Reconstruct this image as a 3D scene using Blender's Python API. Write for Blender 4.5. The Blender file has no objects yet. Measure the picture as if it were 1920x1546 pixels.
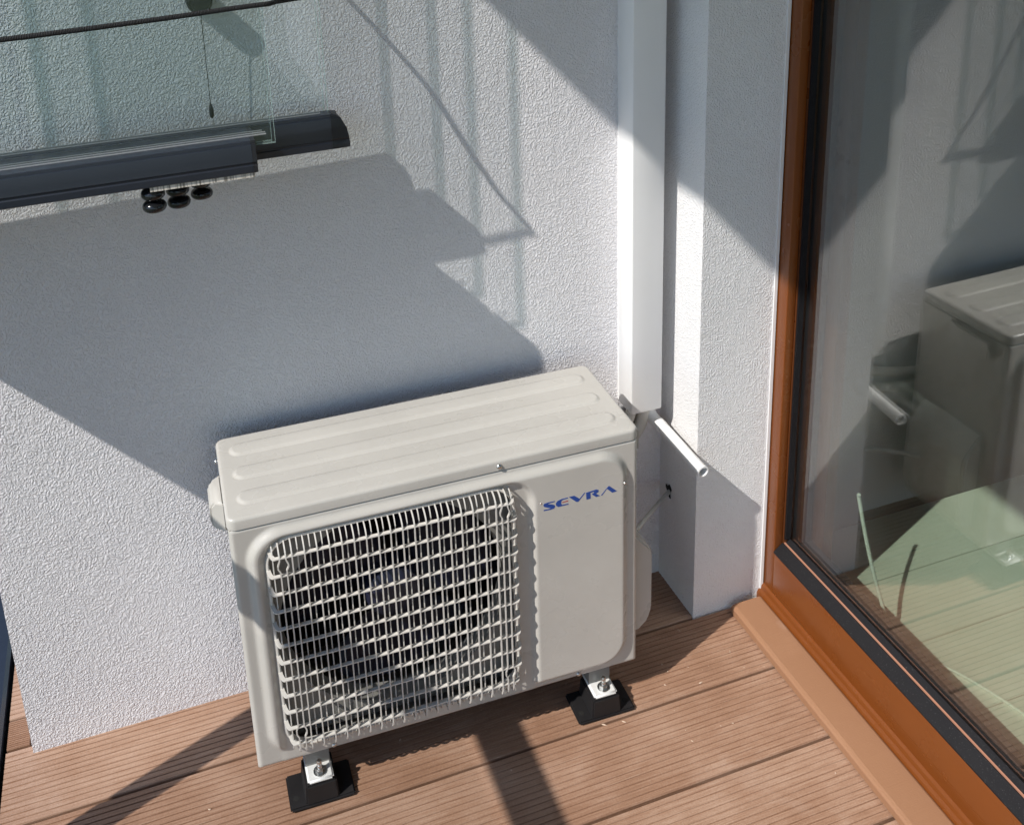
import bpy, bmesh, math, random
from mathutils import Vector, Matrix
random.seed(7)
S = bpy.context.scene
COL = S.collection

# ------------------------------------------------------------------ camera
cam_d = bpy.data.cameras.new('camera')
cam = bpy.data.objects.new('camera', cam_d); COL.objects.link(cam)
RT = (0.9477426045, -0.3159276658, -0.0444259561)
DN = (-0.1323209539, -0.2625399622, -0.9558053847)
FW = (0.2903017753, 0.9117359696, -0.2906241577)
cam.matrix_world = Matrix(((RT[0], -DN[0], -FW[0], 0.0),
                           (RT[1], -DN[1], -FW[1], 0.0),
                           (RT[2], -DN[2], -FW[2], 1.49),
                           (0, 0, 0, 1)))
cam_d.sensor_fit = 'HORIZONTAL'; cam_d.sensor_width = 36.0
cam_d.lens = 1950.0 / 1920.0 * 36.0
cam_d.shift_x = (960 - 858.9) / 1920.0
cam_d.shift_y = (215.3 - 773) / 1920.0
cam_d.clip_start = 0.01; cam_d.clip_end = 5000
S.camera = cam

# ------------------------------------------------------------------ sky and sun
SUN = Vector((1.0, 0.395, -1.08)).normalized()          # direction the light travels
elev = math.asin(-SUN.z)
to_sun = -SUN
w = bpy.data.worlds.new('World'); S.world = w; w.use_nodes = True
nt = w.node_tree; nt.nodes.clear()
sky = nt.nodes.new('ShaderNodeTexSky'); sky.sky_type = 'NISHITA'; sky.sun_disc = False
sky.sun_elevation = elev
sky.sun_rotation = math.atan2(to_sun.x, to_sun.y)
sky.air_density = 1.0; sky.dust_density = 0.15; sky.ozone_density = 2.4
bg = nt.nodes.new('ShaderNodeBackground'); bg.inputs['Strength'].default_value = 0.14
wo = nt.nodes.new('ShaderNodeOutputWorld')
nt.links.new(sky.outputs[0], bg.inputs[0]); nt.links.new(bg.outputs[0], wo.inputs[0])
sl = bpy.data.lights.new('sun', 'SUN'); sl.energy = 4.2; sl.angle = math.radians(0.53); sl.color = (1.0, 0.955, 0.89)
so = bpy.data.objects.new('sun', sl); COL.objects.link(so)
so.rotation_euler = SUN.to_track_quat('-Z', 'Y').to_euler(); so.location = (-3, -1, 5)
S.view_settings.view_transform = 'Standard'; S.view_settings.look = 'None'
S.view_settings.exposure = 0.32; S.view_settings.gamma = 1.0
S.view_settings.use_curve_mapping = False
S.render.engine = 'CYCLES'
S.cycles.max_bounces = 12; S.cycles.diffuse_bounces = 5; S.cycles.glossy_bounces = 6
S.cycles.transparent_max_bounces = 40; S.cycles.transmission_bounces = 8
S.cycles.blur_glossy = 0.6
S.cycles.sample_clamp_indirect = 6.0

# ------------------------------------------------------------------ materials
def mat(name, col=(.5, .5, .5), rough=.5, metal=0.0, spec=.5, coat=0.0):
    m = bpy.data.materials.new(name); m.use_nodes = True
    b = m.node_tree.nodes['Principled BSDF']
    b.inputs['Base Color'].default_value = (*col, 1)
    b.inputs['Roughness'].default_value = rough
    b.inputs['Metallic'].default_value = metal
    b.inputs['Specular IOR Level'].default_value = spec
    b.inputs['Coat Weight'].default_value = coat
    return m
def N(m, t, **kw):
    n = m.node_tree.nodes.new(t)
    for k, v in kw.items():
        if k in n.inputs: n.inputs[k].default_value = v
        else: setattr(n, k, v)
    return n
def L(m, a, b): m.node_tree.links.new(a, b)
def coords(m, scale=(1, 1, 1), world=False):
    mp = N(m, 'ShaderNodeMapping'); mp.inputs['Scale'].default_value = scale
    if world:
        g = N(m, 'ShaderNodeNewGeometry'); L(m, g.outputs['Position'], mp.inputs['Vector'])
    else:
        t = N(m, 'ShaderNodeTexCoord'); L(m, t.outputs['Object'], mp.inputs['Vector'])
    return mp.outputs['Vector']
def noise(m, vec, scale, detail=2.0, rough=.5, dist=0.0):
    n = N(m, 'ShaderNodeTexNoise'); n.inputs['Scale'].default_value = scale
    n.inputs['Detail'].default_value = detail; n.inputs['Roughness'].default_value = rough
    n.inputs['Distortion'].default_value = dist
    L(m, vec, n.inputs['Vector']); return n.outputs['Fac']
def mathn(m, op, a, b=None, c=None, clamp=False):
    n = N(m, 'ShaderNodeMath', operation=op); n.use_clamp = clamp
    for i, v in enumerate((a, b, c)):
        if v is None: continue
        if isinstance(v, (int, float)): n.inputs[i].default_value = v
        else: L(m, v, n.inputs[i])
    return n.outputs[0]
def ramp(m, fac, stops):
    r = N(m, 'ShaderNodeValToRGB'); e = r.color_ramp.elements
    while len(e) < len(stops): e.new(.5)
    for x, (p, c) in zip(e, stops): x.position = p; x.color = (*c, 1)
    L(m, fac, r.inputs[0]); return r.outputs[0]
def bump(m, h, strength=.5, dist=.001, normal=None):
    b = N(m, 'ShaderNodeBump'); b.inputs['Strength'].default_value = strength; b.inputs['Distance'].default_value = dist
    L(m, h, b.inputs['Height'])
    if normal is not None: L(m, normal, b.inputs['Normal'])
    return b.outputs[0]
def P(m): return m.node_tree.nodes['Principled BSDF']

def stucco(name, col, amp=1.0, scale=198):
    m = mat(name, col, .92, spec=.2); b = P(m)
    v = coords(m, world=True)
    n1 = noise(m, v, scale, 1.5, .5, .25)
    r1 = mathn(m, 'SUBTRACT', n1, .5)
    r1 = mathn(m, 'SQRT', mathn(m, 'ADD', mathn(m, 'MULTIPLY', r1, r1), .0009))
    r1 = mathn(m, 'SMOOTH_MIN', mathn(m, 'MULTIPLY', r1, 7.0), 1.0, .5)   # meandering worm ridges
    n2 = noise(m, v, scale * 2.7, 2.0, .6)
    n3 = noise(m, v, scale * .33, 2.0, .5)
    h = mathn(m, 'ADD', mathn(m, 'MULTIPLY', r1, .75), mathn(m, 'MULTIPLY', n2, .22))
    h = mathn(m, 'ADD', h, mathn(m, 'MULTIPLY', n3, .5))
    bp = bump(m, h, 1.0, .0017 * amp)
    L(m, bp, b.inputs['Normal'])
    big = noise(m, v, 3.2, 4.0, .6)
    c = ramp(m, big, [(.3, tuple(x * .955 for x in col)), (.7, tuple(min(x * 1.02, .9) for x in col))])
    dots = noise(m, v, 240, 2.0, .7)
    dk = ramp(m, dots, [(.24, (.82, .80, .78)), (.36, (1, 1, 1))])
    mx = N(m, 'ShaderNodeMix', data_type='RGBA', blend_type='MULTIPLY'); mx.inputs[0].default_value = 1
    L(m, c, mx.inputs[6]); L(m, dk, mx.inputs[7])
    L(m, mx.outputs[2], b.inputs['Base Color'])
    return m
M_STUCCO = stucco('white_stucco', (.748, .733, .752))
M_STUCCO2 = stucco('fine_stucco', (.76, .755, .76), .85, 195)

def composite(name, base, dark, light, streaky=True, grain=1.0):
    m = mat(name, base, .62, spec=.35); b = P(m)
    oi = N(m, 'ShaderNodeObjectInfo')
    v = coords(m, (1, 1, 1), world=True)
    off = N(m, 'ShaderNodeVectorMath', operation='ADD')
    cb = N(m, 'ShaderNodeCombineXYZ'); L(m, mathn(m, 'MULTIPLY', oi.outputs['Random'], 7.3), cb.inputs[0])
    L(m, v, off.inputs[0]); L(m, cb.outputs[0], off.inputs[1])
    st = N(m, 'ShaderNodeVectorMath', operation='MULTIPLY'); L(m, off.outputs[0], st.inputs[0]); st.inputs[1].default_value = (5, 190, 190)
    n1 = noise(m, st.outputs[0], 3.0, 4.0, .65)                     # brushed streaks along the board
    n2 = noise(m, off.outputs[0], 7.0, 4.0, .6)
    n3 = noise(m, off.outputs[0], 330.0, 2.0, .7)
    f = mathn(m, 'ADD', mathn(m, 'MULTIPLY', n1, .5 if streaky else .12), mathn(m, 'MULTIPLY', n2, .38 if streaky else .5))
    f = mathn(m, 'ADD', f, mathn(m, 'MULTIPLY', n3, .22 * grain))
    f = mathn(m, 'ADD', f, mathn(m, 'MULTIPLY', mathn(m, 'SUBTRACT', oi.outputs['Random'], .5), .26))
    c = ramp(m, f, [(.34, dark), (.54, base), (.76, light)])
    stn = noise(m, v, 4.3, 5.0, .62, .6)
    stm = mathn(m, 'MULTIPLY', ramp(m, stn, [(.60, (0, 0, 0)), (.78, (1, 1, 1))]), mathn(m, 'ADD', mathn(m, 'MULTIPLY', n1, .5), .1))
    mx = N(m, 'ShaderNodeMix', data_type='RGBA'); L(m, stm, mx.inputs[0]); L(m, c, mx.inputs[6]); mx.inputs[7].default_value = (.52, .40, .33, 1)
    L(m, mx.outputs[2], b.inputs['Base Color'])
    L(m, bump(m, mathn(m, 'ADD', n1, mathn(m, 'MULTIPLY', n3, .8)), .6, .0006), b.inputs['Normal'])
    L(m, ramp(m, n2, [(.3, (.5,)*3), (.75, (.72,)*3)]), b.inputs['Roughness'])
    return m
M_DECK = composite('deck_composite', (.285, .160, .101), (.176, .093, .056), (.42, .280, .203))
M_TRIM = composite('trim_composite', (.36, .195, .112), (.29, .15, .082), (.42, .25, .155), False, .6)
M_GAP = mat('deck_substructure', (.02, .014, .011), .9)

def paint(name, col, rough=.38, peel=.25, spec=.5, dirt=.06):
    m = mat(name, col, rough, spec=spec); b = P(m)
    v = coords(m)
    n = noise(m, v, 600, 2.0, .5)
    L(m, bump(m, n, peel, .00018), b.inputs['Normal'])
    d = noise(m, v, 6.0, 5.0, .65)
    L(m, ramp(m, d, [(.3, tuple(x * (1 - dirt) for x in col)), (.65, col)]), b.inputs['Base Color'])
    L(m, ramp(m, noise(m, v, 11, 3, .6), [(.3, (rough * .85,)*3), (.7, (min(rough * 1.2, 1),)*3)]), b.inputs['Roughness'])
    return m
M_AC = paint('warm_grey_powder_coat', (.485, .466, .430), .28, dirt=.09)
M_ACG = paint('grille_plastic', (.60, .575, .535), .42, .1)
M_ACD = paint('shroud_sheet', (.21, .205, .19), .5)
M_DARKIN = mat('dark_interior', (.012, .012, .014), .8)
M_FAN = mat('fan_blue_grey_plastic', (.010, .013, .034), .4)
M_RUB = paint('black_rubber', (.014, .013, .014), .52, .6, .4, .3)
M_ZINC = mat('zinc_plated_steel', (.62, .63, .63), .28, 1.0)
M_BRK = paint('white_bracket', (.66, .655, .64), .4, .1)
M_BLUE = mat('logo_blue', (.012, .06, .28), .4)
M_RED = mat('logo_red', (.36, .035, .04), .4)
M_PVC = paint('white_pvc', (.80, .80, .80), .33, .05, .5, .03)
M_PVC2 = paint('white_pvc_pipe', (.78, .78, .775), .35, .05, .5, .06)
M_FOAM = paint('insulation_foam', (.62, .60, .56), .8, .5, .2, .15)
M_CABLE = mat('grey_cable', (.42, .41, .39), .5)
M_WCABLE = mat('white_cable', (.75, .78, .74), .45)
M_BLACK = mat('black_gloss', (.010, .011, .013), .16)
M_ANTH = paint('anthracite_aluminium', (.019, .024, .036), .32, .12, .5, .2)
M_ANTHD = paint('anthracite_plastic', (.012, .013, .017), .42, .1)
M_HOLE = mat('dark_hole', (.008, .007, .006), .9)
M_CORD = mat('black_braided_cord', (.010, .010, .011), .85)
def _cordbump(m):
    v = coords(m, (1, 1, 1), world=True)
    wv = N(m, 'ShaderNodeTexWave'); wv.inputs['Scale'].default_value = 170; wv.inputs['Distortion'].default_value = 4.0
    L(m, v, wv.inputs['Vector'])
    L(m, bump(m, wv.outputs['Fac'], 1.0, .0012), P(m).inputs['Normal'])
_cordbump(M_CORD)
M_SEAL = mat('grey_glazing_seal', (.30, .31, .31), .4)
M_BRUSH = mat('beige_brush_seal', (.62, .57, .50), .9)
def _br(m):
    v = coords(m, (1, .02, .02), world=True)
    n = noise(m, v, 420, 1.0)
    L(m, ramp(m, n, [(.35, (.22, .20, .17)), (.55, (.66, .61, .54))]), P(m).inputs['Base Color'])
_br(M_BRUSH)
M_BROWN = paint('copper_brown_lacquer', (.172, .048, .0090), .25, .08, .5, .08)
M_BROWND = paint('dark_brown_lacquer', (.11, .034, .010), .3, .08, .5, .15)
M_COPPER = mat('copper_bead', (.36, .17, .11), .42)
M_GASK = paint('black_gasket', (.022, .021, .024), .6, .5, .18, .3)
def _dust(m):
    v = coords(m, world=True)
    n = noise(m, v, 420, 3, .75)
    L(m, ramp(m, n, [(.62, (.010, .0095, .011)), (.76, (.10, .10, .095))]), P(m).inputs['Base Color'])
_dust(M_GASK)
M_CEIL = mat('white_soffit_paint', (.50, .50, .51), .9)
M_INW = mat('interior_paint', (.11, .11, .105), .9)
M_STEEL = mat('spacer_bar', (.02, .02, .022), .4)
def _floor():
    m = mat('pale_floor', (.46, .48, .43), .55)
    v = coords(m, world=True)
    n = noise(m, v, 5, 5, .6)
    L(m, ramp(m, n, [(.3, (.74, .75, .69)), (.7, (.84, .84, .79))]), P(m).inputs['Base Color'])
    return m
M_FLOOR = _floor()

def glass(name, tint, f0=.045, boost=1.0, rough=0.0, graz=.95):
    m = bpy.data.materials.new(name); m.use_nodes = True
    m.node_tree.nodes.clear()
    o = N(m, 'ShaderNodeOutputMaterial')
    t = N(m, 'ShaderNodeBsdfTransparent'); t.inputs[0].default_value = (*tint, 1)
    g = N(m, 'ShaderNodeBsdfGlossy'); g.inputs['Roughness'].default_value = rough
    lw = N(m, 'ShaderNodeLayerWeight'); lw.inputs['Blend'].default_value = .5
    f = mathn(m, 'POWER', lw.outputs['Facing'], 4.5)
    f = mathn(m, 'MULTIPLY', mathn(m, 'ADD', mathn(m, 'MULTIPLY', f, graz), f0), boost, clamp=True)
    mx = N(m, 'ShaderNodeMixShader')
    L(m, f, mx.inputs[0]); L(m, t.outputs[0], mx.inputs[1]); L(m, g.outputs[0], mx.inputs[2])
    L(m, mx.outputs[0], o.inputs[0])
    return m
M_GLASS = glass('tinted_balcony_glass', (.979, .990, .989), .028, 1.0, 0.0, .30)
def edge_mat():
    m = glass('green_glass_edge', (.62, .74, .70), .10, 1.0, .1, .2)
    o = [n for n in m.node_tree.nodes if n.type == 'OUTPUT_MATERIAL'][0]
    src = o.inputs[0].links[0].from_socket
    d = N(m, 'ShaderNodeBsdfDiffuse'); d.inputs[0].default_value = (.42, .55, .52, 1)
    mx = N(m, 'ShaderNodeMixShader'); mx.inputs[0].default_value = .32
    L(m, src, mx.inputs[1]); L(m, d.outputs[0], mx.inputs[2]); L(m, mx.outputs[0], o.inputs[0])
    return m
M_EDGE = edge_mat()
M_DGLASS = glass('coated_door_glass', (.985, .996, .985), .18, 1.0)
M_DGLASS2 = glass('inner_door_glass', (.970, .994, .970), .04, 1.0)
M_RGLASS = glass('railing_glass', (.985, .99, .988), .04, .8)

# ------------------------------------------------------------------ mesh helpers
def link(name, me, m, parent=None):
    o = bpy.data.objects.new(name, me); COL.objects.link(o)
    if m is not None and not me.materials: me.materials.append(m)
    if parent is not None: o.parent = parent
    return o
def from_bm(name, bm, m, parent=None, smooth=False):
    bmesh.ops.recalc_face_normals(bm, faces=bm.faces)
    me = bpy.data.meshes.new(name); bm.to_mesh(me); bm.free()
    if smooth:
        for p in me.polygons: p.use_smooth = True
    return link(name, me, m, parent)
def bm_box(bm, a, b):
    vs = [bm.verts.new((x, y, z)) for x in (a[0], b[0]) for y in (a[1], b[1]) for z in (a[2], b[2])]
    for q in ((0, 1, 3, 2), (4, 6, 7, 5), (0, 4, 5, 1), (2, 3, 7, 6), (0, 2, 6, 4), (1, 5, 7, 3)):
        bm.faces.new([vs[i] for i in q])
    return vs
def box(name, a, b, m, parent=None, bev=0.0, seg=2):
    bm = bmesh.new(); bm_box(bm, a, b)
    if bev:
        bmesh.ops.recalc_face_normals(bm, faces=bm.faces)
        bmesh.ops.bevel(bm, geom=bm.edges[:], offset=bev, segments=seg, profile=.5, affect='EDGES')
    return from_bm(name, bm, m, parent, smooth=bool(bev) and seg > 1)
def smooth_angle(o, deg=35):
    me = o.data
    for p in me.polygons: p.use_smooth = True
    me.set_sharp_from_angle(angle=math.radians(deg))
    return o
def tube_bm(bm, pts, r, n=12, caps=True, inner=None):
    pts = [Vector(p) for p in pts]
    rs = r if isinstance(r, (list, tuple)) else [r] * len(pts)
    rings = []; up = None
    for i, p in enumerate(pts):
        d = (pts[min(i + 1, len(pts) - 1)] - pts[max(i - 1, 0)]).normalized()
        if up is None:
            up = Vector((0, 0, 1)) if abs(d.z) < .9 else Vector((1, 0, 0))
        a = d.cross(up).normalized(); up2 = a.cross(d).normalized(); up = up2
        rings.append([bm.verts.new(p + (a * math.cos(2 * math.pi * k / n) + up2 * math.sin(2 * math.pi * k / n)) * rs[i]) for k in range(n)])
    for A, B in zip(rings, rings[1:]):
        for k in range(n): bm.faces.new((A[k], A[(k + 1) % n], B[(k + 1) % n], B[k]))
    if caps:
        bm.faces.new(rings[0]); bm.faces.new(list(reversed(rings[-1])))
    return rings
def tube(name, pts, r, m, parent=None, n=12, caps=True):
    bm = bmesh.new(); tube_bm(bm, pts, r, n, caps)
    return smooth_angle(from_bm(name, bm, m, parent), 50)
def catmull(pts, k=6):
    pts = [Vector(p) for p in pts]; out = []
    for i in range(len(pts) - 1):
        p0, p1, p2, p3 = pts[max(i - 1, 0)], pts[i], pts[i + 1], pts[min(i + 2, len(pts) - 1)]
        for j in range(k):
            t = j / k
            out.append(.5 * ((2 * p1) + (p2 - p0) * t + (2 * p0 - 5 * p1 + 4 * p2 - p3) * t * t + (3 * p1 - p0 - 3 * p2 + p3) * t ** 3))
    out.append(pts[-1]); return out
def lathe_bm(bm, prof, n=24, axis='z', c=(0, 0, 0)):
    rings = []
    for r, h in prof:
        ring = []
        for k in range(n):
            a = 2 * math.pi * k / n; x, y = r * math.cos(a), r * math.sin(a)
            v = (x, y, h) if axis == 'z' else ((x, h, y) if axis == 'y' else (h, x, y))
            ring.append(bm.verts.new((c[0] + v[0], c[1] + v[1], c[2] + v[2])))
        rings.append(ring)
    for A, B in zip(rings, rings[1:]):
        for k in range(n): bm.faces.new((A[k], A[(k + 1) % n], B[(k + 1) % n], B[k]))
    bm.faces.new(rings[0]); bm.faces.new(rings[-1])
def lathe(name, prof, m, parent=None, n=24, axis='z', c=(0, 0, 0)):
    bm = bmesh.new(); lathe_bm(bm, prof, n, axis, c)
    return smooth_angle(from_bm(name, bm, m, parent), 40)
def prism(name, poly, axis, a, b, m, parent=None):
    """polygon (two coords) swept along axis from a to b"""
    bm = bmesh.new()
    def pt(p, t): return {'x': (t, p[0], p[1]), 'y': (p[0], t, p[1]), 'z': (p[0], p[1], t)}[axis]
    A = [bm.verts.new(pt(p, a)) for p in poly]; B = [bm.verts.new(pt(p, b)) for p in poly]
    n = len(poly)
    for k in range(n): bm.faces.new((A[k], A[(k + 1) % n], B[(k + 1) % n], B[k]))
    bm.faces.new(A); bm.faces.new(list(reversed(B)))
    return from_bm(name, bm, m, parent)
def thing(name, label, cat, loc=(0, 0, 0), rz=0.0, group=None):
    o = bpy.data.objects.new(name, None); COL.objects.link(o); o.empty_display_size = .05
    o.location = loc; o.rotation_euler = (0, 0, rz)
    return tag(o, label, cat, group)
def tag(o, label, cat, group=None):
    o['label'] = label; o['category'] = cat
    if group: o['group'] = group
    return o
def structure(o): o['kind'] = 'structure'; return o
def rrect(x0, x1, z0, z1, r, k=6):
    pts = []
    for cx, cz, a0 in ((x1 - r, z1 - r, 0), (x0 + r, z1 - r, 90), (x0 + r, z0 + r, 180), (x1 - r, z0 + r, 270)):
        for j in range(k + 1):
            a = math.radians(a0 + 90 * j / k); pts.append((cx + r * math.cos(a), cz + r * math.sin(a)))
    return pts
def sd_rrect(x, z, x0, x1, z0, z1, r):
    cx, cz = (x0 + x1) / 2, (z0 + z1) / 2
    qx = abs(x - cx) - ((x1 - x0) / 2 - r); qz = abs(z - cz) - ((z1 - z0) / 2 - r)
    return math.hypot(max(qx, 0), max(qz, 0)) + min(max(qx, qz), 0) - r
def sstep(t): t = min(max(t, 0.0), 1.0); return t * t * (3 - 2 * t)

YW = 1.527            # plaster face of the partition wall
# ================================================================== SETTING
structure(box('ground', (-400, -400, -9.2), (400, 400, -9.0), mat('grass_ground', (.09, .11, .05), .95)))

# deck: composite boards with ribs, each board its own piece
deck = thing('deck', '', ''); del deck['label']; del deck['category']; structure(deck)
box('substructure', (-.355, -1.6, -.16), (.99, 2.2, -.060), M_GAP, deck)
def board_mesh(width, x0, x1):
    n = 14; h = .023
    pitch = width / n
    prof = [(0, -h), (0, -.0022), (.0012, 0)]
    for i in range(n - 1):
        c = pitch * (i + 1)
        prof += [(c - .0013, 0), (c - .0007, -.0019), (c + .0007, -.0019), (c + .0013, 0)]
    prof += [(width - .0012, 0), (width, -.0022), (width, -h)]
    bm = bmesh.new()
    A = [bm.verts.new((x0, y, z)) for y, z in prof]; B = [bm.verts.new((x1, y, z)) for y, z in prof]
    k = len(prof)
    for i in range(k): bm.faces.new((A[i], A[(i + 1) % k], B[(i + 1) % k], B[i]))
    bm.faces.new(A); bm.faces.new(list(reversed(B)))
    bmesh.ops.recalc_face_normals(bm, faces=bm.faces)
    me = bpy.data.meshes.new('board'); bm.to_mesh(me); bm.free(); me.materials.append(M_DECK)
    return me
bw = .1460; pitch = .1515
bme = board_mesh(bw, -.352, .985)
y0 = 1.3975
for i in range(18):
    o = link('board', bme, None, deck); o.location = (random.uniform(-.002, .002), y0 - pitch * i, random.uniform(-.0006, .0004))
short = board_mesh(.0590, -.352, -.3165)
o = link('board', short, None, deck); o.location = (0, 1.549, 0)
short2 = board_mesh(.1468, -.352, -.3135)
for j in range(4):
    o = link('board', short2, None, deck); o.location = (0, 1.6125 + .1515 * j, 0)

edge = thing('deck_edge_profile', 'dark blue-grey metal edge profile beyond the left end of the deck', 'edge profile', (-.36, 0, 0))
prism('flashing', [(-.20, -.20), (-.20, .006), (-.006, .010), (0, .004), (0, -.20)], 'y', -1.6, 2.2, M_ANTH, edge)

# partition wall and pier
wall = tag(box('partition_wall', (-.3085, YW, -.055), (.861, YW + .19, 2.413), M_STUCCO), 'rough white stucco partition wall behind the air conditioner', 'wall')
wall.data.materials[0] = M_STUCCO
tag(prism('pier', [(.861, 1.395), (1.004, 1.395), (1.004, 1.402), (1.09, 1.402), (1.09, 1.72), (.861, 1.72)], 'z', -.055, 2.413, M_STUCCO2),
    'white stucco pier between the cable duct and the brown door frame', 'pier')
tag(box('plaster_stop_bead', (1.0045, 1.3925, .0), (1.0105, 1.400, 2.41), M_PVC), 'thin white bead strip between the stucco pier and brown frame', 'trim')

# slab above
structure(box('balcony_slab_above', (-.60, -4.0, 2.414), (5.0, 3.0, 2.62), M_CEIL))
# facade over and beyond the door
tag(box('facade_lintel', (1.012, -1.3, 2.16), (1.25, 1.402, 2.413), M_STUCCO2), 'white stucco lintel above the glass door', 'wall')
tag(box('facade_wall', (1.012, -4.0, -.1), (1.25, -1.3, 2.413), M_STUCCO2), 'white stucco facade wall beyond the glass door', 'wall')

# room behind the door
rf = bpy.data.objects.new('room_floor', None); COL.objects.link(rf); structure(rf)
box('screed', (1.10, -2.6, -.10), (4.6, 1.60, .012), mat('floor_joint', (.16, .17, .15), .9), rf)
yy = 1.4790
for j in range(13):
    box('floor_plank', (1.102, yy - .150 * (j + 1) + .0022, .013), (4.6, yy - .150 * j, .020), M_FLOOR, rf)
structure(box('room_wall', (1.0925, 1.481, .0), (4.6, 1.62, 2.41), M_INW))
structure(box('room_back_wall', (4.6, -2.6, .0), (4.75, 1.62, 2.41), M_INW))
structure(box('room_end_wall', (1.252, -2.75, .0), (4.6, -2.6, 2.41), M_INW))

# ================================================================== RAILING (casts the bars of shade)
rail = thing('railing', 'dark grey balcony railing with square handrail, posts and glass infill', 'railing', (-.4925, 0, 0))
box('handrail', (-.0225, -2.6, .975), (.0225, 1.505, 1.0215), M_ANTH, rail, .004)
box('shade_block', (-.0220, 1.290, 1.0217), (.0178, 1.505, 1.062), M_ANTHD, rail, .003)  # added block out of view, shades the wall left of the unit
for yv in (1.250, .17, -.91, -1.99):
    box('post', (-.020, yv - .021, -.40), (.020, yv + .021, .974), M_ANTH, rail, .003)
for a, b in ((.205, 1.215), (-.875, .135), (-1.955, -.945)):
    box('glass_infill', (-.004, a, .05), (.004, b, .93), M_RGLASS, rail)

# ================================================================== AIR CONDITIONER
W, D = .636, .207
ZB, ZS, ZT = .082, .515, .534
ac = thing('air_conditioner', 'warm grey outdoor air conditioner unit with fan grille and blue lettering', 'air conditioner', (.0405, 1.285, 0), math.radians(-1.55))

# --- top cover with rolled edge and three pressed ribs
bm = bmesh.new()
rings = []
def cover_ring(off, z):
    pts = rrect(-.0015 + off, W + .0015 - off, -.0012 + off, D + .002 - off, max(.014 - off, .004), 5)
    return [bm.verts.new((x, y, z)) for x, y in pts]
prof = [(.0025, ZS + .0012), (.0, ZS + .0014), (.0, ZT - .0050), (.0005, ZT - .0030), (.0015, ZT - .0014), (.0032, ZT - .0004), (.0056, ZT)]
rings = [cover_ring(o_, z_) for o_, z_ in prof]
for A, B in zip(rings, rings[1:]):
    for k in range(len(A)): bm.faces.new((A[k], A[(k + 1) % len(A)], B[(k + 1) % len(A)], B[k]))
bm.faces.new(rings[-1])
cover = smooth_angle(from_bm('top_cover', bm, M_AC, ac), 40)
box('cover_seam', (.003, .0035, ZS - .003), (W - .003, D - .002, ZS + .004), M_DARKIN, cover)
def rib_mesh(x0, x1, y0_, y1_, h=.0030):
    bm = bmesh.new(); prev = None
    wd = .0078
    for i in range(9):
        t = i / 8; off = wd * t
        pts = rrect(x0 + off, x1 - off, y0_ + off, y1_ - off, (y1_ - y0_) / 2 - off - 1e-4, 8)
        ring = [bm.verts.new((x, y, ZT + .0001 + h * sstep(t))) for x, y in pts]
        if prev:
            for k in range(len(ring)): bm.faces.new((prev[k], prev[(k + 1) % len(ring)], ring[(k + 1) % len(ring)], ring[k]))
        prev = ring
    bm.faces.new(prev)
    return bm
for yc in (.044, .105, .167):
    from_bm('rib', rib_mesh(.016, .617, yc - .0185, yc + .0185), M_AC, cover, True)

# --- front panel: pressed sheet, height field with an opening for the grille
HOLE = (.0475, .4245, .1105, .4885, .040)
def front_off(u, z):
    d1 = sd_rrect(u, z, .018, .618, .094, .5095, .052)
    e = sstep(-d1 / .013)
    d2 = sd_rrect(u, z, .0345, .459, .020, .4985, .046)
    r = sstep((-d2) / .012)
    return .0098 * e * (1 - r) + .0008 * sstep(-d2 / .012)
xs = [0, .002] + [.004 + .0026 * i for i in range(int((W - .008) / .0026) + 1)] + [W - .002, W]
zs = [ZB, ZB + .002] + [ZB + .004 + .0026 * i for i in range(int((ZS - ZB - .008) / .0026) + 1)] + [ZS - .002, ZS]
bm = bmesh.new()
grid = {}
for i, u in enumerate(xs):
    for j, z in enumerate(zs):
        e = min(u, W - u, z - ZB, (ZS - z) * 2.0 + .002)
        back = .006 * (1 - min(e / .006, 1)) ** 2
        uu, zz = u, z
        dh = sd_rrect(u, z, *HOLE)
        if -.0027 < dh < 0 or (0 <= dh < .0008):       # snap rim vertices onto the opening's outline
            eps = 1e-4
            gx = (sd_rrect(u + eps, z, *HOLE) - sd_rrect(u - eps, z, *HOLE)) / (2 * eps)
            gz = (sd_rrect(u, z + eps, *HOLE) - sd_rrect(u, z - eps, *HOLE)) / (2 * eps)
            uu, zz = u - gx * dh, z - gz * dh
        grid[i, j] = (bm.verts.new((uu, -front_off(u, z) + back, zz)), dh)
for i in range(len(xs) - 1):
    for j in range(len(zs) - 1):
        q = [grid[i, j], grid[i + 1, j], grid[i + 1, j + 1], grid[i, j + 1]]
        if sum(v[1] < -.0027 for v in q) >= 1: continue
        if all(v[1] < 0 for v in q): continue
        bm.faces.new([v[0] for v in q])
loose = [v for v in bm.verts if not v.link_faces]
bmesh.ops.delete(bm, geom=loose, context='VERTS')
front = from_bm('front_panel', bm, M_AC, ac, True)

# --- sides, base, back
def side(name, x0, x1, m=M_AC): return box(name, (x0, .0058, ZB + .0005), (x1, D - .001, ZS - .0025), m, ac)
side('side_panel', .0005, .0045); side('side_panel', W - .0045, W - .0005)
box('base_pan', (.005, .007, ZB + .0005), (W - .005, D - .002, ZB + .006), M_ACD, ac)
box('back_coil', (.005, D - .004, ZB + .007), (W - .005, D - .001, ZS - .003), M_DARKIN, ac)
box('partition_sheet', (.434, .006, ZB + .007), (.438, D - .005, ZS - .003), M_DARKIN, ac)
box('inner_wall', (.0050, .050, ZB + .007), (.0090, D - .005, ZS - .003), M_DARKIN, ac)

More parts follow.
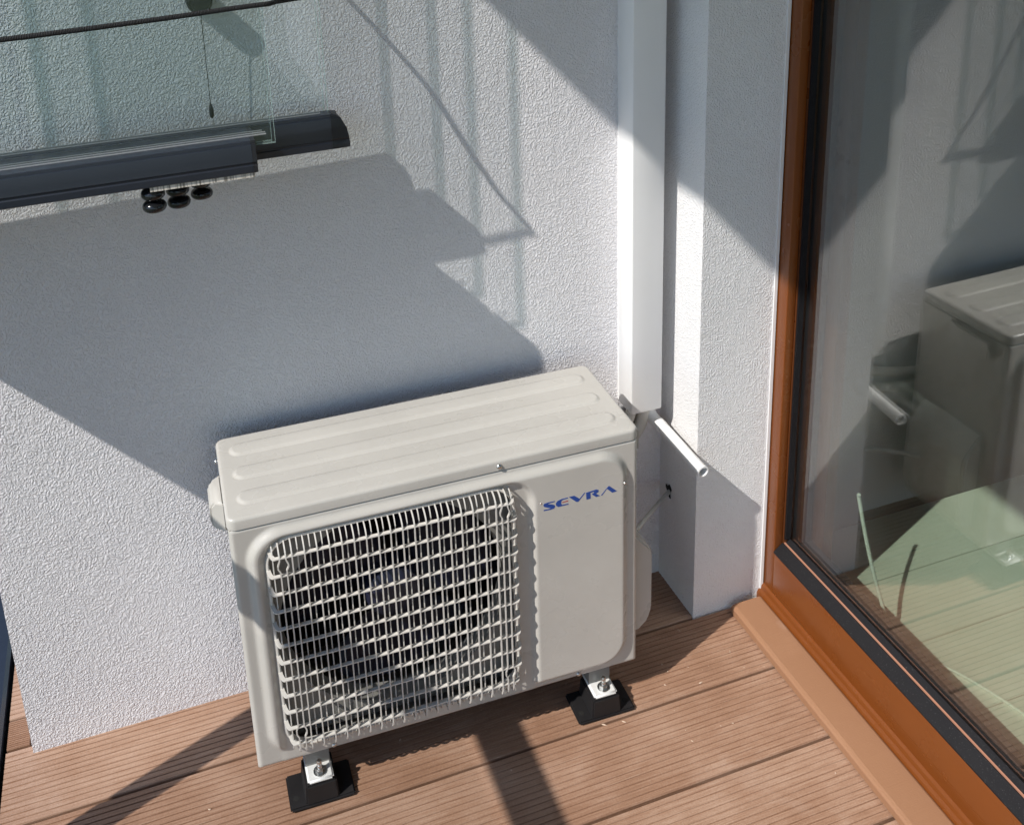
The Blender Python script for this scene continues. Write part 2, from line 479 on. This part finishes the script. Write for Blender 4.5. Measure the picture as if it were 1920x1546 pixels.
# --- fan shroud with round opening, fan
FC = (.238, .300); FR = .181
bm = bmesh.new(); nseg = 72
outer = []; inner = []; lip = []
for k in range(nseg):
    a = 2 * math.pi * k / nseg; ca, sa = math.cos(a), math.sin(a)
    tx = ((.433 if ca > 0 else .006) - FC[0]) / ca if abs(ca) > 1e-6 else 9
    tz = ((.499 if sa > 0 else .101) - FC[1]) / sa if abs(sa) > 1e-6 else 9
    t = min(tx, tz)
    outer.append(bm.verts.new((FC[0] + t * ca, .027, FC[1] + t * sa)))
    rr = min(FR, t - .001)
    inner.append(bm.verts.new((FC[0] + rr * ca, .027, FC[1] + rr * sa)))
    lip.append(bm.verts.new((FC[0] + (rr - .004) * ca, .058, FC[1] + (rr - .004) * sa)))
for k in range(nseg):
    j = (k + 1) % nseg
    bm.faces.new((outer[k], outer[j], inner[j], inner[k])); bm.faces.new((inner[k], inner[j], lip[j], lip[k]))
smooth_angle(from_bm('fan_shroud', bm, M_ACD, ac), 30)
fan = lathe('fan', [(.010, .042), (.030, .044), (.043, .052), (.046, .072), (.046, .095)], M_FAN, ac, 32, 'y', (FC[0], 0, FC[1]))
def blade(k):
    bm = bmesh.new(); nr, na = 10, 14; g = []
    for i in range(nr + 1):
        r = .044 + (.168 - .044) * i / nr; row = []
        for j in range(na + 1):
            s = j / na - .5
            span = math.radians(84 + 14 * math.sin(math.pi * i / nr))
            a = math.radians(k * 120 + 20) + s * span + .35 * (i / nr)
            y = .080 + s * .040 - .010 * (i / nr) * (1 - (2 * s) ** 2)
            row.append(bm.verts.new((FC[0] + r * math.cos(a), y, FC[1] + r * math.sin(a))))
        g.append(row)
    for i in range(nr):
        for j in range(na): bm.faces.new((g[i][j], g[i + 1][j], g[i + 1][j + 1], g[i][j + 1]))
    bmesh.ops.solidify(bm, geom=bm.faces[:], thickness=.0022)
    return bm
for k in range(3): from_bm('blade', blade(k), M_FAN, fan, True)

# --- grille: rim, 12 slats, 41 upright bars
rp = rrect(HOLE[0] - .002, HOLE[1] + .002, HOLE[2] - .002, HOLE[3] + .002, .042, 8)
bm = bmesh.new(); rr_ = []
sect = [(.0005, .0045), (.0005, -.0035), (-.0005, -.0055), (-.0030, -.0060), (-.0046, -.0048), (-.0050, -.002), (-.0050, .0045)]
cx_, cz_ = .236, .2995
for (x, z) in rp:
    row = []
    d = Vector((x, z)); 
    eps = 1e-4
    gx = sd_rrect(x + eps, z, HOLE[0] - .002, HOLE[1] + .002, HOLE[2] - .002, HOLE[3] + .002, .042) - sd_rrect(x - eps, z, HOLE[0] - .002, HOLE[1] + .002, HOLE[2] - .002, HOLE[3] + .002, .042)
    gz = sd_rrect(x, z + eps, HOLE[0] - .002, HOLE[1] + .002, HOLE[2] - .002, HOLE[3] + .002, .042) - sd_rrect(x, z - eps, HOLE[0] - .002, HOLE[1] + .002, HOLE[2] - .002, HOLE[3] + .002, .042)
    nrm = Vector((gx, gz)).normalized()
    for o_, y_ in sect: row.append(bm.verts.new((x + nrm.x * o_, y_, z + nrm.y * o_)))
    rr_.append(row)
for i in range(len(rr_)):
    A, B = rr_[i], rr_[(i + 1) % len(rr_)]
    for k in range(len(sect) - 1): bm.faces.new((A[k], A[k + 1], B[k + 1], B[k]))
grille = smooth_angle(from_bm('grille', bm, M_ACG, ac), 40)
# slat: flat strip that bows forward out of the rim and returns
def slat_bm(ul, ur):
    path = []
    for t in range(9):
        a = math.radians(90 * t / 8)
        path.append((ul + .0080 * (1 - math.cos(a)), -.003 - .0218 * math.sin(a)))
    for t in range(1, 24): path.append((ul + .0080 + (ur - ul - .016) * t / 24, -.0248))
    for t in range(8, -1, -1):
        a = math.radians(90 * t / 8)
        path.append((ur - .0080 * (1 - math.cos(a)), -.003 - .0218 * math.sin(a)))
    bm = bmesh.new(); rows = []
    n = len(path)
    for i, (x, y) in enumerate(path):
        p0, p1 = path[max(i - 1, 0)], path[min(i + 1, n - 1)]
        d = Vector((p1[0] - p0[0], p1[1] - p0[1])).normalized(); nn = Vector((-d.y, d.x))      # inward
        wdt = .0060
        if nn.y < 0: nn = -nn
        a = Vector((x, y)); b = a + Vector((nn.x, nn.y)) * wdt
        if i < 9: b = Vector((max(b.x, a.x + .001), b.y))
        rows.append([bm.verts.new((a.x, a.y, .00085)), bm.verts.new((b.x, b.y, .0006)), bm.verts.new((b.x, b.y, -.0006)), bm.verts.new((a.x, a.y, -.00085))])
    for A, B in zip(rows, rows[1:]):
        for k in range(4): bm.faces.new((A[k], A[(k + 1) % 4], B[(k + 1) % 4], B[k]))
    bm.faces.new(rows[0]); bm.faces.new(list(reversed(rows[-1])))
    bmesh.ops.recalc_face_normals(bm, faces=bm.faces)
    me = bpy.data.meshes.new('slat'); bm.to_mesh(me); bm.free(); me.materials.append(M_ACG); return me
zsl = [.4710 - .03045 * i for i in range(12)]
sm = slat_bm(.0455, .4265); se = slat_bm(.0500, .4220)
for i, z in enumerate(zsl):
    o = link('slat', se if i in (0, 11) else sm, None, grille); o.location = (0, 0, z)
def bar_mesh(frontbar, wig=0):
    y = -.0252 if frontbar else -.0160
    pts = []
    for t in range(7):
        a = math.radians(90 * t / 6)
        pts.append((-.002 + (y + .002) * math.sin(a), .4885 - .019 * (1 - math.cos(a))))
    pts += [(y, .4600), (y, .4560), (y, .4500), (y, .4440), (y, .30), (y, .1680), (y, .1600), (y, .1530), (y, .1460), (y, .1300)]
    for t in range(6, -1, -1):
        a = math.radians(90 * t / 6)
        pts.append((-.004 + (y + .004) * math.sin(a), .1090 + .016 * (1 - math.cos(a))))
    bm = bmesh.new(); rows = []; hw = .00102 if frontbar else .00088; dp = .0040 if frontbar else .0030
    n = len(pts)
    for i, (yy_, zz_) in enumerate(pts):
        p0, p1 = pts[max(i - 1, 0)], pts[min(i + 1, n - 1)]
        d = Vector((p1[0] - p0[0], p1[1] - p0[1])).normalized(); nn = Vector((-d.y, d.x))
        if nn.x < 0: nn = -nn
        u = 0
        if wig:
            if abs(zz_ - .456) < .006: u = wig * .0030
            if abs(zz_ - .1545) < .0065: u = wig * .0030
        b = Vector((yy_, zz_)) + nn * dp
        rows.append([bm.verts.new((u - hw, yy_, zz_)), bm.verts.new((u + hw, yy_, zz_)), bm.verts.new((u + hw * .6, b.x, b.y)), bm.verts.new((u - hw * .6, b.x, b.y))])
    for A, B in zip(rows, rows[1:]):
        for k in range(4): bm.faces.new((A[k], A[(k + 1) % 4], B[(k + 1) % 4], B[k]))
    bm.faces.new(rows[0]); bm.faces.new(list(reversed(rows[-1])))
    bmesh.ops.recalc_face_normals(bm, faces=bm.faces)
    me = bpy.data.meshes.new('bar'); bm.to_mesh(me); bm.free(); me.materials.append(M_ACG); return me
b_f, b_b = bar_mesh(True), bar_mesh(False)
b_wl, b_wr = bar_mesh(True, -1), bar_mesh(True, 1)
for i in range(41):
    u = .0555 + (.4165 - .0555) * i / 40
    me = b_f if i % 2 else b_b
    if i in (1, 38): me = b_wl
    if i in (2, 39): me = b_wr
    o = link('bar', me, None, grille); o.location = (u, 0, 0)
    edge_d = max(0, .030 - min(u - .0475, .4245 - u))            # corner bars are a little shorter
    if edge_d > 0: o.scale = (1, 1, 1 - edge_d * .9); o.location.z = .2995 * edge_d * .9

# --- lettering
LET = {'S':[(0.4896, 0.4462), (0.4788, 0.4463), (0.4718, 0.4455), (0.4703, 0.4428), (0.4717, 0.44), (0.4762, 0.4376), (0.4823, 0.4351), (0.4811, 0.4344), (0.4707, 0.4345), (0.4709, 0.4325), (0.4819, 0.4322), (0.4877, 0.4328), (0.4898, 0.4358), (0.4891, 0.4386), (0.4854, 0.4408), (0.4788, 0.4429), (0.4781, 0.444), (0.4892, 0.4447)],
'E':[(0.5113, 0.4468), (0.5004, 0.4467), (0.4937, 0.4448), (0.491, 0.441), (0.4915, 0.4368), (0.4952, 0.4336), (0.5121, 0.4339), (0.5121, 0.4355), (0.5011, 0.4359), (0.4997, 0.4387), (0.5004, 0.4436), (0.5037, 0.4448), (0.5114, 0.4451)],
'bar':[(0.5013, 0.4406), (0.5114, 0.4414), (0.5116, 0.4397), (0.5016, 0.4394)],
'V':[(0.5128, 0.4471), (0.5218, 0.4473), (0.5307, 0.4394), (0.5388, 0.4481), (0.5405, 0.4479), (0.5287, 0.4345), (0.5254, 0.4349)],
'R':[(0.5417, 0.4474), (0.5593, 0.449), (0.5631, 0.4468), (0.5627, 0.4433), (0.5584, 0.4414), (0.5652, 0.4359), (0.5588, 0.4351), (0.5512, 0.4421), (0.5555, 0.4442), (0.5542, 0.4459), (0.5491, 0.4454), (0.5495, 0.4348), (0.5423, 0.4348)],
'A':[(0.5669, 0.436), (0.5798, 0.4496), (0.5815, 0.4495), (0.5943, 0.4369), (0.5862, 0.436), (0.5772, 0.4455), (0.569, 0.4356)]}
for k, poly in LET.items():
    lt = prism('letter', poly, 'y', -.01005, -.0090, M_RED if k == 'bar' else M_BLUE, ac)
    lt['label'] = 'red middle bar of the letter E' if k == 'bar' else 'blue letter ' + k
for u, z in ((.4666, .4468), (.6084, .4473)):
    lathe('dimple', [(.0004, -.0103), (.0014, -.0102), (.0019, -.0094)], M_ZINC, ac, 10, 'y', (u, 0, z))

# --- screws
def screw(c, axis, sgn, r=.0046):
    s = sgn
    return lathe('screw', [(.0008, s * .0034), (r * .55, s * .0032), (r * .85, s * .0022), (r, s * .0006), (r, 0)], M_ZINC, ac, 14, axis, c)
screw((.404, -.0012, .5235), 'y', -1)
screw((.1174, .0005, .0895), 'y', -1, .0040); screw((.529, .0005, .0895), 'y', -1, .0040)
screw((-.003, .165, .523), 'x', -1, .004)

# --- left carrying handle, right lip, service valve cover
bm = bmesh.new()
hp = [(0, .5120), (-.013, .5105), (-.0215, .502), (-.0225, .476), (-.018, .4645), (0, .4610)]
for q, ya, yb in ((0, .070, .150),):
    A = [bm.verts.new((x, ya + (.012 if i in (1, 2, 3, 4) else 0), z)) for i, (x, z) in enumerate(hp)]
    B = [bm.verts.new((x, yb - (.012 if i in (1, 2, 3, 4) else 0), z)) for i, (x, z) in enumerate(hp)]
    n = len(hp)
    for k in range(n): bm.faces.new((A[k], A[(k + 1) % n], B[(k + 1) % n], B[k]))
    bm.faces.new(A); bm.faces.new(list(reversed(B)))
bmesh.ops.recalc_face_normals(bm, faces=bm.faces)
bmesh.ops.bevel(bm, geom=bm.edges[:], offset=.003, segments=2, affect='EDGES')
smooth_angle(from_bm('side_handle', bm, M_AC, ac), 50)
prism('handle_lip', [(W, .130), (W + .008, .125), (W + .015, .10), (W + .017, .060), (W + .015, .030), (W + .0125, .031), (W + .0145, .060), (W + .0125, .098), (W + .006, .120), (W, .123)], 'z', .474, .509, M_AC, ac)
bm = bmesh.new()
vp = [(W - .001, .316), (W + .012, .308), (W + .040, .275), (W + .043, .262), (W + .043, .150), (W + .036, .128), (W + .020, .113), (W - .001, .108)]
A = [bm.verts.new((x, .030, z)) for x, z in vp]; B = [bm.verts.new((x, .175, z)) for x, z in vp]; n = len(vp)
for k in range(n): bm.faces.new((A[k], A[(k + 1) % n], B[(k + 1) % n], B[k]))
bm.faces.new(A); bm.faces.new(list(reversed(B)))
bmesh.ops.recalc_face_normals(bm, faces=bm.faces)
bmesh.ops.bevel(bm, geom=bm.edges[:], offset=.004, segments=2, affect='EDGES')
smooth_angle(from_bm('valve_cover', bm, M_AC, ac), 50)

# --- feet: rubber block on a flange, bracket plate, bolt
for uc in (.0905, .5725):
    bm = bmesh.new()
    def ring4(hx_, y0_, y1_, z): return [bm.verts.new(v) for v in ((uc - hx_, y0_, z), (uc + hx_, y0_, z), (uc + hx_, y1_, z), (uc - hx_, y1_, z))]
    bm_box(bm, (uc - .051, -.0205, .0012), (uc + .051, .044, .0080))
    R1 = ring4(.0265, -.0188, .042, .0075); R2 = ring4(.0238, -.0165, .040, .0395); 
    for k in range(4): bm.faces.new((R1[k], R1[(k + 1) % 4], R2[(k + 1) % 4], R2[k]))
    bm.faces.new(R2)
    bmesh.ops.recalc_face_normals(bm, faces=bm.faces)
    bmesh.ops.bevel(bm, geom=bm.edges[:], offset=.0025, segments=2, affect='EDGES')
    foot = smooth_angle(from_bm('rubber_foot', bm, M_RUB, ac), 40)
    for sx in (-.040, .040):
        lathe('bolt_hole', [(.0050, .0081), (.0005, .0083)], M_HOLE, foot, 12, 'z', (uc + sx, -.002, 0))
    bm = bmesh.new(); bm_box(bm, (uc - .0205, -.0150, .0395), (uc + .0205, .06, .0470))
    bmesh.ops.recalc_face_normals(bm, faces=bm.faces)
    bmesh.ops.bevel(bm, geom=bm.edges[:], offset=.0030, segments=3, affect='EDGES')
    smooth_angle(from_bm('bracket', bm, M_BRK, foot), 50)
    box('leg_channel', (uc - .019, .014, .0465), (uc + .019, .190, ZB - .001), M_ACD, foot)
    lathe('washer', [(.0105, .0471), (.0105, .0487), (.0045, .0490)], M_ZINC, foot, 20, 'z', (uc + .001, -.001, 0))
    lathe('nut', [(.0072, .0488), (.0072, .0540), (.0055, .0550)], M_ZINC, foot, 6, 'z', (uc + .001, -.001, 0))
    lathe('bolt', [(.0040, .0548), (.0040, .0600), (.0036, .0606), (.0040, .0614), (.0040, .0670), (.0030, .0690)], M_ZINC, foot, 12, 'z', (uc + .001, -.001, 0))

# ================================================================== DUCT, PIPES, CABLE
duct = thing('cable_duct', 'white plastic cable duct running up the wall beside the pier', 'duct', (.768, 1.467, 0))
box('duct_cover', (0, 0, .4145), (.061, .052, 2.41), M_PVC, duct, .0022)
box('duct_base', (.0025, .0515, .4150), (.0585, .0598, 2.41), M_PVC, duct)
prism('duct_seam', [(.0612, .0500), (.0620, .0500), (.0620, .0520), (.0612, .0520)], 'z', .4150, 2.41, M_PVC2, duct)
ref = thing('refrigerant_pipes', 'pair of pale insulated pipes dropping from the duct behind the unit', 'pipe', (.79, 1.498, 0))
tube('pipe', catmull([(.000, .010, .420), (-.001, .010, .395), (-.010, .011, .372), (-.035, .012, .352), (-.10, .012, .335), (-.20, .012, .32)]), .0095, M_FOAM, ref, 14)
tube('pipe', catmull([(.023, .008, .420), (.022, .008, .385), (.012, .010, .352), (-.020, .012, .322), (-.10, .013, .300), (-.20, .013, .29)]), .0115, M_FOAM, ref, 14)
dp = thing('drain_pipe', 'short white drain pipe sticking out below the cable duct', 'pipe', (.8325, 1.50, 0))
rO = .0108
bm = bmesh.new()
pth = catmull([(-.006, .010, .420), (-.006, .010, .396), (-.0045, .006, .3815), (-.002, -.006, .3745), (0, -.022, .3728), (.0005, -.040, .3722), (.0015, -.080, .3702), (.0025, -.120, .3682), (.0040, -.1655, .3660)], 4)
ro = tube_bm(bm, pth, rO, 20, False)
ri = tube_bm(bm, [pth[-1], pth[-4], pth[-8]], rO - .0022, 20, False)
for k in range(20):
    bm.faces.new((ro[-1][k], ro[-1][(k + 1) % 20], ri[0][(k + 1) % 20], ri[0][k])) if False else None
bm.faces.new(ri[2])
# end ring
e = pth[-1]; d = (pth[-1] - pth[-2]).normalized()
smooth_angle(from_bm('tube', bm, M_PVC2, dp), 50)
bm = bmesh.new()
a_ = d.cross(Vector((0, 0, 1))).normalized(); u_ = a_.cross(d)
RA = []
for r_, t_ in ((rO + .0002, -.006), (rO + .0006, -.005), (rO + .0006, .0), (rO - .0022, .0004), (rO - .0022, -.02)):
    RA.append([bm.verts.new(e + d * t_ + (a_ * math.cos(2 * math.pi * k / 24) + u_ * math.sin(2 * math.pi * k / 24)) * r_) for k in range(24)])
for A, B in zip(RA, RA[1:]):
    for k in range(24): bm.faces.new((A[k], A[(k + 1) % 24], B[(k + 1) % 24], B[k]))
smooth_angle(from_bm('socket_end', bm, M_PVC2, dp), 40)
tube('collar', [(-.0008, -.016, .3733), (0, -.030, .3725)], rO + .0009, M_PVC2, dp, 20)

CABLE = [(.004, 0, .002), (-.004, -.004, .003), (-.0278, -.022, .0065), (-.0555, -.045, .0125), (-.0820, -.065, .0155), (-.1030, -.080, .0150), (-.135, -.095, .006)]
cb_ = thing('power_cable', 'grey cable running from the unit into a hole in the pier', 'cable', (.861, 1.49, .211))
tube('sheath', catmull(CABLE), .0042, M_CABLE, cb_, 12)
bm = bmesh.new(); cv = bm.verts.new((-.0012, 0, .004)); rg = []
for k in range(14):
    a = 2 * math.pi * k / 14; r_ = .0125 * (1 + .28 * math.sin(3 * a + 1) + .15 * math.sin(5 * a))
    rg.append(bm.verts.new((-.0010, r_ * .8 * math.cos(a), .004 + r_ * 1.1 * math.sin(a))))
for k in range(14): bm.faces.new((cv, rg[k], rg[(k + 1) % 14]))
from_bm('wall_hole', bm, M_HOLE, cb_)

# ================================================================== SLIDING GLASS DOOR
door = thing('glass_door', 'glazed terrace door in a copper brown frame on the right', 'door', (1.012, 1.4, 0))
YE = -2.70       # local y where the door ends (world -1.3)
def bxl(name, a, b, m, p=door, bev=0.0): return box(name, a, b, m, p, bev)
bxl('jamb', (0, -.034, .0), (.0175, -.0005, 2.16), M_BROWN, door, .0015)
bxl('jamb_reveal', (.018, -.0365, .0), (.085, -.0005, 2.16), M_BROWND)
railb = bxl('bottom_rail', (.0, YE, .002), (.0175, -.0345, .1225), M_BROWN, door, .0012)
box('score_line', (-.0005, YE, .0560), (.0002, -.31, .0568), M_BROWN, railb)
prism('drip_edge', [(-.013, .001), (-.013, .014), (-.0105, .0195), (-.006, .0225), (-.0045, .030), (.0, .033), (.0, .001)], 'y', YE, -.002, M_BROWN, door)
prism('weather_seal', [(-.0015, .1228), (-.0015, .1255), (.001, .1275), (.0165, .1395), (.0185, .1395), (.0185, .1228)], 'y', YE, -.0345, M_GASK, door)
bxl('glazing_bead', (.0187, YE, .1385), (.0212, -.0370, .1418), M_COPPER, door)
prism('bottom_gasket', [(.0227, .100), (.0227, .1400), (.030, .1480), (.030, .100)], 'y', YE, -.0368, M_GASK, door)
bxl('side_gasket', (.0190, -.0402, .149), (.0300, -.0366, 2.16), M_GASK)
for k, x in enumerate((.030, .046, .062)):
    bxl('pane', (x + .0003, YE, .105), (x + .0042, -.0372, 2.16), M_DGLASS if k == 0 else M_DGLASS2)
for x in (.0345, .0505):
    bxl('spacer_bar', (x + .0002, YE, .128), (x + .0112, -.0600, .1500), M_STEEL)
    bxl('spacer_bar', (x + .0002, -.0580, .128), (x + .0112, -.0400, 2.16), M_STEEL)
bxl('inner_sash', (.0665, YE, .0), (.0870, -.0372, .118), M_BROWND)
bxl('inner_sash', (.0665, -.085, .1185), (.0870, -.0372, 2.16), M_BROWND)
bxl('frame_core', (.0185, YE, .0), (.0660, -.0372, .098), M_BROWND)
bxl('head_rail', (.0, YE, 2.10), (.0175, -.0345, 2.158), M_BROWN)
bxl('mid_stile', (.0, -2.695, .1440), (.0175, -2.60, 2.10), M_BROWN)

tag(prism('threshold_board', [(.933, .0012), (.933, .0135), (.9355, .0170), (.940, .0185), (.994, .0185), (.9975, .0165), (.9975, .0012)], 'y', -1.3, 1.379, M_TRIM),
    'smooth tan composite trim board along the foot of the door', 'trim board')

# cables inside the room
tag(tube('indoor_cable', catmull([(1.130, 1.292, .268), (1.1315, 1.2905, .255), (1.133, 1.268, .190), (1.134, 1.240, .128), (1.135, 1.216, .085), (1.137, 1.200, .040), (1.140, 1.186, .0242)]), .0036, M_WCABLE, None, 10),
    'white cable standing up behind the glass near the corner', 'cable')
tag(tube('floor_cable', catmull([(1.150, 1.20, .0240), (1.180, 1.135, .0240), (1.205, 1.09, .0240), (1.232, 1.015, .0240), (1.25, .93, .0240), (1.30, .70, .0240), (1.5, .4, .0240)]), .0036, M_WCABLE, None, 10),
    'white cable lying across the pale floor behind the glass', 'cable')

# ================================================================== STACKED BALCONY GLASS PANELS
def panel(label, x0, x1, xg, y0_, y1_, yg, zb, zt_, cap, brush=None, puck=None):
    t = thing('glass_panel', label, 'glass panel', (x0, (y0_ + y1_) / 2, 0), 0, 'opened balcony glazing panels stacked along the wall')
    X, Y = x0, (y0_ + y1_) / 2
    # bottom profile: rounded front shoulder
    ya, yb = y0_ - Y + .0006, y1_ - Y - .0006
    pr_ = [(ya + .0015, zb), (ya, zb + .0015), (ya, zb + .010), (ya + .0012, zb + .0115), (ya + .0012, zb + .014), (ya, zb + .0155), (ya + .0008, zt_ - .022), (ya + .0022, zt_ - .006), (ya + .0026, zt_ - .0045), (ya + .0046, zt_ - .0045), (ya + .0050, zt_ - .0008), (ya + .0058, zt_), (yb - .003, zt_), (yb, zt_ - .003), (yb, zb)]
    xe = x1 - X - (.022 if cap else .006)
    smooth_angle(prism('bottom_profile', pr_, 'x', 0, xe, M_ANTH, t), 12)
    for sg in (-1, 1):
        box('glazing_seal', (.01, yg - Y + sg * .0044 - .0006, zt_ + .0001), (xg - X - .012, yg - Y + sg * .0044 + .0006, zt_ + .0016), M_SEAL, t)
    if cap:     # quarter-round nose
        bm = bmesh.new(); rows = []
        for k in range(9):
            a = math.radians(90 * k / 8); q = []
            for (y, z) in pr_:
                hh = (z - zb) / (zt_ - zb)
                ext = .022 * math.sqrt(max(0, 1 - hh ** 2.4)) * (k / 8) + .004 * (k / 8)
                q.append(bm.verts.new((xe + .0002 + ext, y * (1 - .04 * (k / 8)), z)))
            rows.append(q)
        for A, B in zip(rows, rows[1:]):
            for k in range(len(A)): bm.faces.new((A[k], A[(k + 1) % len(A)], B[(k + 1) % len(A)], B[k]))
        bm.faces.new(rows[0]); bm.faces.new(list(reversed(rows[-1])))
        smooth_angle(from_bm('end_cap', bm, M_ANTHD, t), 40)
    else:
        prism('end_cap', [(y, z) for y, z in pr_], 'x', xe + .0002, x1 - X, M_ANTHD, t)
    # pane: two clear faces, ground edges
    bm = bmesh.new(); bm_box(bm, (.01, yg - Y - .0035, zt_ - .014), (xg - X, yg - Y + .0035, 2.26))
    bmesh.ops.recalc_face_normals(bm, faces=bm.faces)
    me = bpy.data.meshes.new('pane'); bm.to_mesh(me); bm.free()
    me.materials.append(M_GLASS); me.materials.append(M_EDGE)
    for p_ in me.polygons: p_.material_index = 0 if abs(p_.normal.y) > .5 else 1
    link('pane', me, None, t)
    if brush: box('brush_seal', (brush[0] - X, ya + .0020, zb - .0062), (brush[1] - X, ya + .0085, zb + .0005), M_BRUSH, t)
    if puck:
        px_, pz_ = puck
        pin = lathe('roller_pin', [(.004, 0), (.004, pz_ - zb + .004)], M_ANTHD, t, 10, 'z', (px_ - X, 0, zb))
        for q in range(2):
            zc = pz_ + .0085 - q * .0175
            prof = [(.0040, zc + .0078)] + [(.0092 + .0066 * math.cos(math.radians(a)), zc + .0070 * math.sin(math.radians(a))) for a in range(80, -81, -16)] + [(.0040, zc - .0078)]
            lathe('guide_roller', prof, M_BLACK, pin, 28, 'z', (px_ - X, 0, 0))
    return t
XL = -.4735
ZP = 1.007
panel('glass balcony panel nearest the wall, its end reaching past the front panels', XL, .280, .2625, 1.4665, 1.4855, 1.4745, ZP, ZP + .042, False).rotation_euler.z = math.radians(.75)
p2 = panel('glass balcony panel with the rounded dark end cap nearest the duct', XL, .284, .2625, 1.432, 1.4655, 1.4530, ZP, ZP + .052, True, None, (.070, .974))
panel('glass balcony panel second from the front of the stack', XL, .145, .170, 1.3705, 1.4315, 1.393, ZP + .004, ZP + .054, False, None, (.036, .984))
panel('frontmost glass balcony panel with dark profile and pale brush strip', XL, .141, .171, 1.3345, 1.3700, 1.364, ZP + .016, ZP + .060, False, (.0, .136), (.003, 1.001))

# wall bumper with hanging wire
bump_o = thing('wall_bumper', 'round dark wall bumper behind the glass with a thin wire hanging from it', 'bumper', (.1015, 1.527, 1.2315))
lathe('bumper_body', [(.0185, 0), (.0185, -.026), (.0175, -.0285), (.0155, -.0290), (.0150, -.0275), (.0008, -.0275)], M_ANTHD, bump_o, 28, 'y')
tube('wire', [(0, -.026, -.016), (-.0005, -.024, -.09), (-.0010, -.022, -.155)], .0006, M_BLACK, bump_o, 6)
lathe('wire_weight', [(.0006, -.150), (.0024, -.156), (.0036, -.164), (.0030, -.171), (.0008, -.1745)], M_ANTHD, bump_o, 12, 'z', (-.001, -.022, 0))

# black braided cord in front of the panels
cord = thing('black_cord', 'black braided cord stretched in front of the glass panels', 'cord', (0, 1.3565, 1.24))
cp = [(-.470, 0, -.004), (-.30, 0, -.0075), (-.1491, 0, -.0065), (-.0751, 0, -.0048), (.008, 0, -.0022), (.0673, 0, .0000), (.1283, 0, .0028), (.1627, 0, .0040), (.1785, .0020, .0040), (.1947, .0285, .0010), (.2137, .0480, -.0015), (.2331, .0670, -.0040), (.2525, .0835, -.0060), (.2740, .1060, -.0070), (.2910, .1390, -.0080), (.302, .1720, -.0085)]
tube('line', catmull(cp, 8), .0034, M_CORD, cord, 10)

# small crumbs of wood and plaster left on the boards
bm = bmesh.new()
for i in range(52):
    if i < 30: x, y = random.gauss(.78, .13), random.gauss(1.25, .07)
    else: x, y = random.uniform(-.2, .92), random.uniform(.85, 1.38)
    if x > .925 or y > 1.385 or y < .8: continue
    r = random.uniform(.0004, .0015) * (1.6 if random.random() < .08 else 1)
    a = random.uniform(0, 6.28); st = random.uniform(1, 3.2)
    vs = []
    for k in range(5):
        t = a + 6.283 * k / 5; rr = r * random.uniform(.6, 1.2)
        dx, dy = rr * math.cos(t - a) * st, rr * math.sin(t - a)
        vs.append(bm.verts.new((x + dx * math.cos(a) - dy * math.sin(a), y + dx * math.sin(a) + dy * math.cos(a), .0006)))
    top = bm.verts.new((x, y, .0006 + r * .9))
    for k in range(5): bm.faces.new((vs[k], vs[(k + 1) % 5], top))
    bm.faces.new(vs)
cr = from_bm('crumbs', bm, mat('pale_crumbs', (.56, .42, .32), .9))
cr['kind'] = 'stuff'; cr['label'] = 'pale crumbs scattered on the deck boards'
